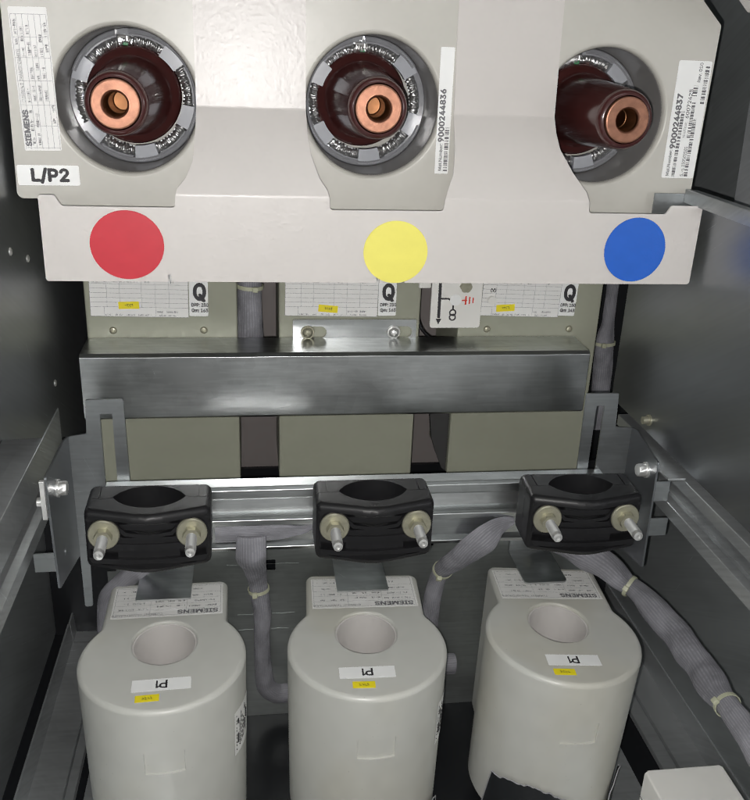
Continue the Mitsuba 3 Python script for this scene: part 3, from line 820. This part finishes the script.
outer = ring([(-0.1558, ZEND), (0.3672, ZEND - 0.0006), (0.3676, 0.6878), (0.60, 0.6878), (0.60, 0.90), (-0.40, 0.90), (-0.40, 0.6880), (-0.1555, 0.6880)])
outer = Polygon(outer)
cutL = Polygon(ring([(-0.50, 0.95), (-0.0402, 0.95), (-0.0400, 0.7504), (-0.0408, 0.735), (-0.0428, 0.7137), (-0.0480, 0.702), (-0.0545, 0.6945), (-0.0562, 0.688), (-0.0566, 0.6805), (-0.1391, 0.6805), (-0.1440, 0.6885), (-0.50, 0.6885)]))
cutM = Polygon(ring([(0.0423, 0.95), (0.0437, 0.7529), (0.0445, 0.735), (0.0470, 0.7195), (0.0530, 0.7035), (0.0590, 0.6950), (0.0606, 0.689), (0.0612, 0.6805), (0.1507, 0.6810), (0.1515, 0.689), (0.1540, 0.6965), (0.1590, 0.708), (0.1612, 0.7259), (0.1616, 0.7549), (0.1575, 0.95)]))
cutR = Polygon(ring([(0.2420, 0.95), (0.2447, 0.7536), (0.2455, 0.740), (0.2480, 0.7280), (0.2580, 0.7105), (0.2680, 0.6970), (0.2702, 0.689), (0.2706, 0.6812), (0.3363, 0.6812), (0.3405, 0.6882), (0.3680, 0.6882), (0.65, 0.6882), (0.65, 0.95)]))
plate = outer.difference(union_all([cutL, cutM, cutR]))
plate = max(plate.geoms, key=lambda g: g.area) if hasattr(plate, 'geoms') else plate
plate = plate.buffer(0.0025, quad_segs=6).buffer(-0.005, quad_segs=6).buffer(0.0025, quad_segs=6)
notch = union_all([sbox(x - 0.0012, float(unfold(0.6290)), x + 0.0012, float(unfold(0.60))) for x in (-0.0628, 0.1008, 0.1215)])
plate = plate.difference(notch)
sx, sy = math.cos(math.atan2(YU - YF, ZBEND - ZLOW)), math.sin(math.atan2(YU - YF, ZBEND - ZLOW))   # slope: down sx, forward sy
RB = 0.006


def fold(v):
    """sheet coordinates (x, s, t) -> place; t = towards the viewer. Bends are arcs of radius RB."""
    x, s, t = v[:, 0], v[:, 1], v[:, 2]
    th = math.atan2(YU - YF, ZBEND - ZLOW)
    L = RB * th / 2
    # heading angle along s: 0 = straight down, th = down and forward
    ss = np.linspace(-0.2, 0.2, 4001)
    h = np.interp(ss, [-1, -L, L, SL - L, SL + L, 1], [0.03, 0.03, th, th, 0, 0])
    ds = ss[1] - ss[0]
    dy, dz = -np.sin(h) * ds, -np.cos(h) * ds
    y, z = np.cumsum(dy), np.cumsum(dz)
    i0 = 2000
    y, z = y - y[i0] + YU, z - z[i0] + ZBEND
    hy, hh = np.interp(s, ss, y), np.interp(s, ss, h)
    hz = np.interp(s, ss, z)
    return np.stack([x, hy - np.cos(hh) * t, hz + np.sin(hh) * t], -1)


e = section(plate).extrude(0.0016).translate((0, 0, -0.0016))
e = e.refine_to_length(0.00075)
pm = tm(e)
v0, fc = np.asarray(pm.vertices), np.asarray(pm.faces)
fn_ = np.cross(v0[fc[:, 1]] - v0[fc[:, 0]], v0[fc[:, 2]] - v0[fc[:, 0]])[:, 2]
side = np.where(v0[fc][:, :, 2].min(1) > -1e-6, 0, np.where(v0[fc][:, :, 2].max(1) < -0.0016 + 1e-6, 1, 2))
vv, ff, at0 = [], [], 0
for g_ in (0, 1, 2):                              # face, back and cut edges keep their own normals
    used, inv = np.unique(fc[side == g_], return_inverse=True)
    w_ = v0[used].copy()
    if g_ == 0:                                   # the coat's orange peel, a few hundredths of a millimetre deep
        w_[:, 2] += 0.00016 * (meshkit.fbm(np.stack([w_[:, 0] * 520, w_[:, 1] * 520, w_[:, 0] * 0], -1), 2, 4) - 0.5)
    vv.append(w_)
    ff.append(inv.reshape(-1, 3) + at0)
    at0 += len(used)
V = fold(np.vstack(vv))
k_cover = thing('cover_plate', 'light beige powder coated cover sheet with three openings and coloured dots', 'cover')
add(k_cover + '__plate', trimesh.Trimesh(V, np.vstack(ff)[:, ::-1], process=False), 'beige', True)


def disc(x, z, rx, rz, m, name, label):
    F = front(x, z, YF - 0.0003)
    add(f'{k_cover}__{name}', put(paper(affinity.scale(Point(0, 0).buffer(1, 48), rx, rz), 0.0006), F), m, 40, label=label)


disc(-0.0935, 0.6517, 0.0275, 0.0264, 'red_dot', 'phase_dot', 'round red sticker')
disc(0.1140, 0.6480, 0.0258, 0.0250, 'yellow_dot', 'phase_dot', 'round yellow sticker')
disc(0.3140, 0.6517, 0.0262, 0.0266, 'blue_dot', 'phase_dot', 'round blue sticker')

# ------------------------------------------------------------------ bushing housings, contact rings and bushings
YH = 0.7200


def housing(cx, cz, poly, label):
    k = thing('bushing_housing', label, 'housing', 'grey cast housings round the bushings')
    labels[k].pop('group')
    r = 0.0022
    slab = []
    for a, b in zip(np.linspace(0, math.pi / 2, 9)[:-1], np.linspace(0, math.pi / 2, 9)[1:]):
        slab.append(prism(poly.buffer(-r * (1 - math.sin((a + b) / 2))), 'y', YH + r * (1 - math.cos(a)), YH + r * (1 - math.cos(b)) + 1e-5))
    body = m3.Manifold.batch_boolean(slab + [prism(poly, 'y', YH + r - 1e-5, YH + 0.10)], m3.OpType.Add)
    f = 0.0045
    prof = [(0, -0.080), (0.0530, -0.080), (0.0530, -f)] + [(0.0530 + f*0.8 * (1 - math.cos(a)), -f + f * math.sin(a)) for a in np.linspace(0, math.pi / 2, 8)[1:]] + [(0.0575, 0.02), (0, 0.02)]
    bowl = man(lathe(prof, 128, 'y', (cx, YH, cz)))
    add(k + '__body', body - bowl, 'housing', 24)
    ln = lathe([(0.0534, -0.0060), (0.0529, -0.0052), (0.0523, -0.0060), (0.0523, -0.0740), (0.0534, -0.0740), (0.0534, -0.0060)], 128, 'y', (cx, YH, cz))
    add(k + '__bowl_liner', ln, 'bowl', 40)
    return k


def contact_ring(cx, cz, spin, gap, label):
    k = thing('contact_ring', label, 'ring', 'clear rings round the bushings')
    labels[k].pop('group')
    y = 0.7830
    ringm = lathe([(0.0400, 0.000), (0.0512, 0.000), (0.0519, 0.0010), (0.0519, 0.0095), (0.0510, 0.0110), (0.0484, 0.0120), (0.0474, 0.0112), (0.0470, 0.0025), (0.0400, 0.0025), (0.0400, 0.0)], 96, 'y', (cx, y, cz))
    ringm = man(ringm)
    for a in np.radians(np.array([gap - 22, gap - 11, gap, gap + 11, gap + 22, 98])):          # gap in the outer wall
        b = cbox((0.0440, -0.0052, 0.0030), (0.056, 0.0052, 0.02))
        b = aff(b, [[math.cos(a), -math.sin(a), 0], [math.sin(a), math.cos(a), 0], [0, 0, 1]])
        ringm = ringm - aff(b, AX['y'], (cx, y, cz))
    add(k + '__ring', ringm, 'clear_plastic', 28)
    tt, pp = np.linspace(0, 2 * math.pi, 421)[:-1], np.linspace(0, 2 * math.pi, 19)[:-1]
    A_, B_ = np.meshgrid(tt, pp, indexing='ij')
    sd = meshkit.fbm(np.stack([np.cos(A_) * 30 + 4 * np.cos(B_), np.sin(A_) * 30 + 4 * np.sin(B_), A_ * 0 + cx * 90], -1), 3, 3) - 0.5
    rad = 0.0034 * (1 + 0.16 * np.sin(84 * A_ + 5 * sd)) + 0.0042 * sd
    rr, hh = 0.0430 + 1.15 * rad * np.cos(B_), 0.0044 + 0.85 * rad * np.sin(B_)
    V = np.stack([rr * np.cos(A_), rr * np.sin(A_), hh], -1).reshape(-1, 3)
    I, J = np.meshgrid(np.arange(420), np.arange(18), indexing='ij')
    p00, p01 = I * 18 + J, I * 18 + (J + 1) % 18
    p10, p11 = ((I + 1) % 420) * 18 + J, ((I + 1) % 420) * 18 + (J + 1) % 18
    Fq = np.vstack([np.stack([p00, p10, p11], -1).reshape(-1, 3), np.stack([p00, p11, p01], -1).reshape(-1, 3)])
    add(k + '__contact_spring', trimesh.Trimesh(V @ AX['y'].T + [cx, y, cz], Fq, process=False), 'spring', True)
    add(k + '__spring_seat', lathe([(0.0388, 0.0026), (0.0475, 0.0026), (0.0475, 0.0034), (0.0388, 0.0034), (0.0388, 0.0026)], 96, 'y', (cx, y, cz)), 'galv_dull')
    for deg in (45, -19, -81, -141, 153):
        a = math.radians(spin + deg)
        outline = Polygon([(0.0380 * math.cos(t), 0.0380 * math.sin(t)) for t in np.linspace(-0.21, 0.21, 6)] + [(0.0500 * math.cos(t), 0.0500 * math.sin(t)) for t in np.linspace(0.20, -0.20, 6)]).buffer(-0.0005).buffer(0.0005)
        b = section(outline).extrude(0.0085).translate((0, 0, 0.003))
        b = aff(b, [[math.cos(a), -math.sin(a), 0], [math.sin(a), math.cos(a), 0], [0, 0, 1]])
        add(k + '__tab', aff(b, AX['y'], (cx, y, cz)), 'tab_plastic', 25)
    for mid, half in ((75, 20), (122, 18), (13, 18), (-50, 17), (-111, 16)):
        q = np.radians(np.linspace(mid - half, mid + half, 14))
        arc = Polygon([(0.0462 * math.cos(t), 0.0462 * math.sin(t)) for t in q] + [(0.0490 * math.cos(t), 0.0490 * math.sin(t)) for t in q[::-1]])
        add(k + '__window_frame', aff(section(arc).extrude(0.0075).translate((0, 0, 0.0035)), AX['y'], (cx, y, cz)), 'clear_plastic', 25)
    c = np.array([cx + 0.0440 * math.cos(math.radians(98 + spin)), 0, cz + 0.0440 * math.sin(math.radians(98 + spin))])
    lt = add(k + '__latch', cat([rbox((c[0] - 0.0052, y - 0.0075, c[2] - 0.0030), (c[0] - 0.0012, y - 0.002, c[2] + 0.0030), 0.0008), rbox((c[0] + 0.0012, y - 0.0085, c[2] - 0.0020), (c[0] + 0.0038, y - 0.002, c[2] + 0.0030), 0.0008), cyl(0.0018, 0.009, 12, 'x', (c[0] - 0.0045, y - 0.006, c[2] + 0.0015))]), 'steel')
    add(lt + '__green_mark', rbox((c[0] - 0.0012, y - 0.0070, c[2] - 0.0048), (c[0] + 0.0032, y - 0.0030, c[2] - 0.0018), 0.0006), 'green')
    return k


def bushing(cx, cz, label):
    k = thing('bushing', label, 'bushing', 'brown bushings with copper contacts')
    labels[k].pop('group')
    y0 = 0.7930                                  # heights count towards the viewer
    h = lambda yy: y0 - yy
    prof = [(0, 0), (0.0376, 0), (0.0381, h(0.7790)), (0.0372, h(0.7755)), (0.0350, h(0.7735)), (0.0322, h(0.7722)), (0.0303, h(0.7705)), (0.0291, h(0.7670)), (0.0283, h(0.7580)), (0.0225, h(0.6740)), (0.0218, h(0.6715)), (0.0209, h(0.6695)), (0.0195, h(0.6682)), (0.0180, h(0.6679)), (0.0176, h(0.6690)), (0.0174, h(0.72)), (0, h(0.72))]
    add(k + '__insulator', lathe(prof, 96, 'y', (cx, y0, cz)), 'brown', 40)
    cp = [(0.0085, h(0.7100)), (0.0172, h(0.7100)), (0.0172, h(0.6666)), (0.0168, h(0.6658)), (0.0160, h(0.6655))] + [q for j in range(6) for q in ((0.0158 - j * 0.0010, h(0.6655)), (0.0155 - j * 0.0010, h(0.66558)), (0.0152 - j * 0.0010, h(0.6655)))] + [(0.0098, h(0.6655)), (0.0090, h(0.6662)), (0.0085, h(0.6672)), (0.0085, h(0.7100))]
    kk = add(k + '__contact', lathe(cp, 80, 'y', (cx, y0, cz)), 'copper', 30)
    bore = [(0.0085, h(0.6672)), (0.0084, h(0.6700)), (0.0078, h(0.6710))]
    for q in range(9):
        yy = 0.6712 + q * 0.0018
        bore += [(0.0078, h(yy)), (0.0083, h(yy + 0.0009)), (0.0078, h(yy + 0.0018))]
    bore += [(0.0074, h(0.6876)), (0.0072, h(0.7080)), (0.0066, h(0.7090)), (0.0, h(0.7092))]
    bm = lathe(bore, 64, 'y', (cx, y0, cz))
    add(kk + '__bore', bm, 'copper_bore', 20)
    return k


HL = Polygon([(-0.1795, 0.6792), (-0.1500, 0.6792), (-0.1460, 0.6600), (-0.0300, 0.6600), (-0.0300, 0.90), (-0.1745, 0.90)]).buffer(-0.005).buffer(0.005)
HM = rnd(0.0250, 0.6600, 0.1700, 0.90, 0.005)
HR = Polygon([(0.2150, 0.6600), (0.3740, 0.6600), (0.3765, 0.8255), (0.3585, 0.8425), (0.3585, 0.90), (0.2150, 0.90)]).buffer(-0.002).buffer(0.002)
BX, BZ = (-0.0920, 0.0968, 0.2860), (0.7535, 0.7550, 0.7530)
h1 = housing(BX[0], BZ[0], HL, 'grey cast housing with the L/P2 label round the bushing above the red dot')
h2 = housing(BX[1], BZ[1], HM, 'grey cast housing with a narrow number label round the bushing above the yellow dot')
h3 = housing(BX[2], BZ[2], HR, 'grey cast housing with chamfered corner and wide barcode label above the blue dot')
contact_ring(BX[0], BZ[0], 0, 186, 'clear grey ring with silver spring round the bushing above the red dot')
contact_ring(BX[1], BZ[1], -3, 8, 'clear grey ring with silver spring round the bushing above the yellow dot')
contact_ring(BX[2], BZ[2], 2, -12, 'clear grey ring with silver spring, half hidden by the cover above the blue dot')
TX, TZ = (-0.0930, 0.0938, 0.2850), (0.7548, 0.7572, 0.7547)
bushing(TX[0], TZ[0], 'dark brown bushing with copper contact above the red dot')
bushing(TX[1], TZ[1], 'dark brown bushing with copper contact above the yellow dot')
bushing(TX[2], TZ[2], 'dark brown bushing with copper contact above the blue dot')

# labels on the housings
F = front(-0.1675, 0.7168, YH, 92.0)               # reads upwards; local x = up, local y = to the left
w, h = 0.1005, 0.0270
F = turn(frame((-0.1425, YH, 0.7160), (1, 0, 0), (0, 0, 1)), 91.0)
lines = [bar(0.001, y, w - 0.005, y + 0.00028) for y in (0.0008, 0.0050, 0.0092, 0.0135, 0.0177, 0.0218, h - 0.0012)] + [bar(x, 0.0008, x + 0.00028, h - 0.0012) for x in (0.002, 0.018, 0.033, 0.050, 0.066, 0.080, w - 0.005)]
tiny = [heavy('SIEMENS', 0.0037, 0.003, h - 0.0054, squeeze=1.15, w=0.06), text('CURRENT TRANSFORMER', 0.0023, 0.0345, h - 0.0048, squeeze=0.95)]
for j, (a, b, y) in enumerate(((0.075, 0.092, 0.0222), (0.004, 0.030, 0.0180), (0.035, 0.047, 0.0180), (0.067, 0.090, 0.0180), (0.004, 0.030, 0.0138), (0.036, 0.063, 0.0138), (0.068, 0.079, 0.0138), (0.036, 0.064, 0.0095), (0.067, 0.078, 0.0095), (0.036, 0.046, 0.0052), (0.052, 0.060, 0.0052), (0.067, 0.085, 0.0052), (0.020, 0.034, 0.0015), (0.070, 0.090, 0.0012), (0.082, 0.094, 0.0138))):
    tiny += words(a, b, y + 0.0004, 0.0022, 300 + j)
sticker(h1 + '__type_label', F, rnd(0, 0, w, h, 0.0012), 'paper', [('grid', 'pale_ink', lines), ('lettering', 'grey_ink', tiny)])
F = front(-0.1772, 0.6895, YH, 0.5)
sticker(h1 + '__phase_label', F, rnd(0, 0, 0.0462, 0.0152, 0.0016), 'white_sticker', [('lettering', 'ink', [heavy('L/P2', 0.0090, 0.0095, 0.0033, squeeze=1.08, w=0.05)])], label='white label reading L/P2')
F = turn(frame((0.1602, YH, 0.7050), (1, 0, 0), (0, 0, 1)), 90.5)
bars = [text('Mat.Number:', 0.0026, 0.0020, 0.0056, squeeze=1.0, bold=True), heavy('9000244836', 0.0042, 0.0245, 0.0052, squeeze=1.10, w=0.05)] + barcode(0.002, 0.036, 0.0008, 0.0042, 5)
sticker(h2 + '__number_label', F, rnd(0, 0, 0.0960, 0.0110, 0.0005), 'white_sticker', [('lettering', 'grey_ink', bars)], label='narrow white label with a vertical number')
F = turn(frame((0.3735, YH, 0.7055), (1, 0, 0), (0, 0, 1)), 90.0)
bars = [text('Mat.Number:', 0.0026, 0.0015, 0.0225, squeeze=1.0, bold=True), heavy('9000244837', 0.0044, 0.0235, 0.0208, squeeze=1.13, w=0.05)] + barcode(0.0015, 0.0540, 0.0170, 0.0200, 6)
bars += [text('S.-n. 150502101', 0.0027, 0.0015, 0.0095, squeeze=0.78, bold=True)] + barcode(0.0015, 0.0300, 0.0056, 0.0088, 7) + barcode(0.0310, 0.0480, 0.0056, 0.0088, 17)
bars += [text('Nur/Cont:', 0.0020, 0.0330, 0.0135, squeeze=1.0), text('60072425', 0.0030, 0.0480, 0.0128, squeeze=1.1, bold=True)] + barcode(0.0330, 0.0610, 0.0088, 0.0118, 8) + barcode(0.066, 0.074, 0.0088, 0.0128, 9)
bars += [text('Rev. 010', 0.0026, 0.0765, 0.0078, squeeze=1.0, bold=True)] + barcode(0.060, 0.0890, 0.0015, 0.0050, 10)
sticker(h3 + '__number_label', F, rnd(0, 0, 0.0930, 0.0285, 0.0015), 'white_sticker', [('lettering', 'grey_ink', bars)], label='wide white label with vertical numbers and barcodes')

# ------------------------------------------------------------------ braided sleeves
def cable(label, pts, radii, ties=(), flat=(0, -1, 0), seed=0, wob=0.1):
    k = thing('braided_cable', label, 'cable', 'grey braided cable sleeves')
    labels[k].pop('group')
    res = sleeve(k + '__sleeve', pts, radii, seed=seed, flat=flat, wob=wob)
    for t in ties:
        tie_at(k, res, t)
    return k


cable('grey braided cable bundle rising between the red dot box and the middle khaki box', [(-0.008, 0.890, 0.478), (-0.0035, 0.874, 0.505), (-0.0025, 0.870, 0.56), (-0.0015, 0.870, 0.575), (-0.002, 0.872, 0.63)], [(0.0150, 0.012), (0.0148, 0.012), (0.0120, 0.011), (0.0118, 0.011), (0.014, 0.012)], (0.69,), seed=1)
cable('grey braided cable hanging behind the gap between red dot end and middle transformers', [(-0.004, 0.6975, 0.3830), (-0.004, 0.6965, 0.3640), (-0.0015, 0.730, 0.3330), (0.0020, 0.756, 0.2920), (0.0060, 0.758, 0.2550), (0.0055, 0.759, 0.2050), (0.0080, 0.760, 0.1650), (0.0250, 0.762, 0.1480), (0.052, 0.764, 0.1500)], [(0.0135, 0.004), (0.0135, 0.006), (0.0120, 0.009), (0.0095, 0.008), (0.0090, 0.008), (0.0085, 0.008), (0.0100, 0.008), (0.0110, 0.009), (0.0110, 0.009)], (0.40,), seed=2)
cable('grey braided cable lying flat along the ribbed rail between the first two clamps', [(-0.036, 0.7035, 0.3830), (-0.010, 0.7030, 0.3835), (0.020, 0.7030, 0.3835), (0.040, 0.7045, 0.3835), (0.055, 0.7065, 0.3880)], [(0.0085, 0.0030), (0.0088, 0.0032), (0.0080, 0.0030), (0.0050, 0.0025), (0.0030, 0.0022)], seed=3)
cable('grey braided cable curving from the rail down past the middle transformer', [(0.2420, 0.700, 0.3880), (0.2280, 0.697, 0.3850), (0.2130, 0.692, 0.3740), (0.2010, 0.700, 0.3560), (0.1935, 0.728, 0.3270), (0.1870, 0.752, 0.2960), (0.1830, 0.757, 0.2650), (0.1820, 0.762, 0.2000), (0.1950, 0.764, 0.1750), (0.2150, 0.766, 0.1720)], [(0.0040, 0.003), (0.0095, 0.004), (0.0150, 0.005), (0.0145, 0.006), (0.0115, 0.009), (0.0085, 0.008), (0.0095, 0.008), (0.010, 0.008), (0.0125, 0.010), (0.0125, 0.010)], (0.52,), seed=4)
cable('thick grey braided cable with two ties running along the wall under the blue dot', [(0.295, 0.735, 0.350), (0.320, 0.730, 0.338), (0.352, 0.720, 0.320), (0.3760, 0.708, 0.302), (0.386, 0.660, 0.301), (0.390, 0.610, 0.300), (0.3880, 0.560, 0.300), (0.3860, 0.530, 0.304), (0.386, 0.500, 0.304), (0.386, 0.440, 0.300)], [(0.012, 0.010), (0.0155, 0.012), (0.0150, 0.012), (0.0100, 0.010), (0.0135, 0.011), (0.0140, 0.011), (0.0130, 0.011), (0.0098, 0.009), (0.0120, 0.010), (0.013, 0.010)], (0.335, 0.765), flat=(-0.6, -0.5, 0.6), seed=5, wob=0.16)
cable('grey braided cable sloping down behind the red dot end transformer', [(-0.080, 0.760, 0.345), (-0.105, 0.765, 0.318), (-0.130, 0.768, 0.295), (-0.148, 0.770, 0.270), (-0.152, 0.77, 0.20)], [(0.010, 0.008)] * 5, seed=6)
cable('grey braided cable in the dark gap beside the blue dot end of the beam', [(0.4080, 0.930, 0.57), (0.4080, 0.928, 0.520), (0.4060, 0.925, 0.492), (0.4100, 0.928, 0.450), (0.4130, 0.930, 0.380)], [(0.007, 0.006), (0.0070, 0.006), (0.0110, 0.008), (0.0115, 0.008), (0.010, 0.008)], (0.52,), seed=7)
# black edge strip between the boxes
k = thing('black_cable', 'thin black cable curving down between the middle box and the diagram plate', 'cable')
pts = catmull([(0.1700, 0.862, 0.545), (0.174, 0.862, 0.530), (0.183, 0.862, 0.519), (0.196, 0.863, 0.512)], 30)
add(k + '__sheath', cat([trimesh.creation.cylinder(0.0016, segment=[a, b], sections=10) for a, b in zip(pts[:-1], pts[1:])]), 'rubber', 40)
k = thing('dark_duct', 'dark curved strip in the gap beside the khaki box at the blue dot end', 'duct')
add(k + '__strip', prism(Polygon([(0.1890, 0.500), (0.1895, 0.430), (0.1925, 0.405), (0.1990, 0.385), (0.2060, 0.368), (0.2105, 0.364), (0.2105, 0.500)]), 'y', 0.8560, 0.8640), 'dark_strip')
k = thing('taupe_sheet', 'taupe painted sheet seen in the gaps between the khaki boxes', 'sheet')
add(k + '__plate', prism(sbox(-0.060, 0.30, 0.250, 0.80), 'y', 0.9780, 0.9800), 'taupe')
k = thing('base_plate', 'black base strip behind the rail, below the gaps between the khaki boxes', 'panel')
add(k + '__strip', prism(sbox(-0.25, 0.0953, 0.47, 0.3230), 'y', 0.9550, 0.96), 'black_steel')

# ------------------------------------------------------------------ white terminal box in the corner
k = thing('terminal_box', 'white plastic box in the corner below the thick braided cable', 'box')
cut = [cbox((0.3450, 0.5685, 0.196), (0.3500, 0.60, 0.21)), cbox((0.4195, 0.5685, 0.196), (0.43, 0.60, 0.21))]
bm = rbox((0.3470, 0.480, 0.0990), (0.4220, 0.5710, 0.2000), 0.0018, 16)
for c in cut:
    bm = bm - c
add(k + '__casing', bm, 'white_plastic')
add(k + '__lid_seam', cbox((0.3466, 0.4796, 0.1700), (0.4224, 0.5714, 0.1706)), 'grey_ink')

# beige corner of the cabinet frame
k = thing('frame_strip', 'beige painted corner of the cabinet frame high up beyond the barcode label', 'frame')
add(k + '__strip', prism(Polygon([(0.335, 0.848), (0.352, 0.832), (0.46, 0.815), (0.46, 0.90), (0.335, 0.90)]).buffer(-0.003).buffer(0.003), 'y', 0.620, 0.640), 'beige')
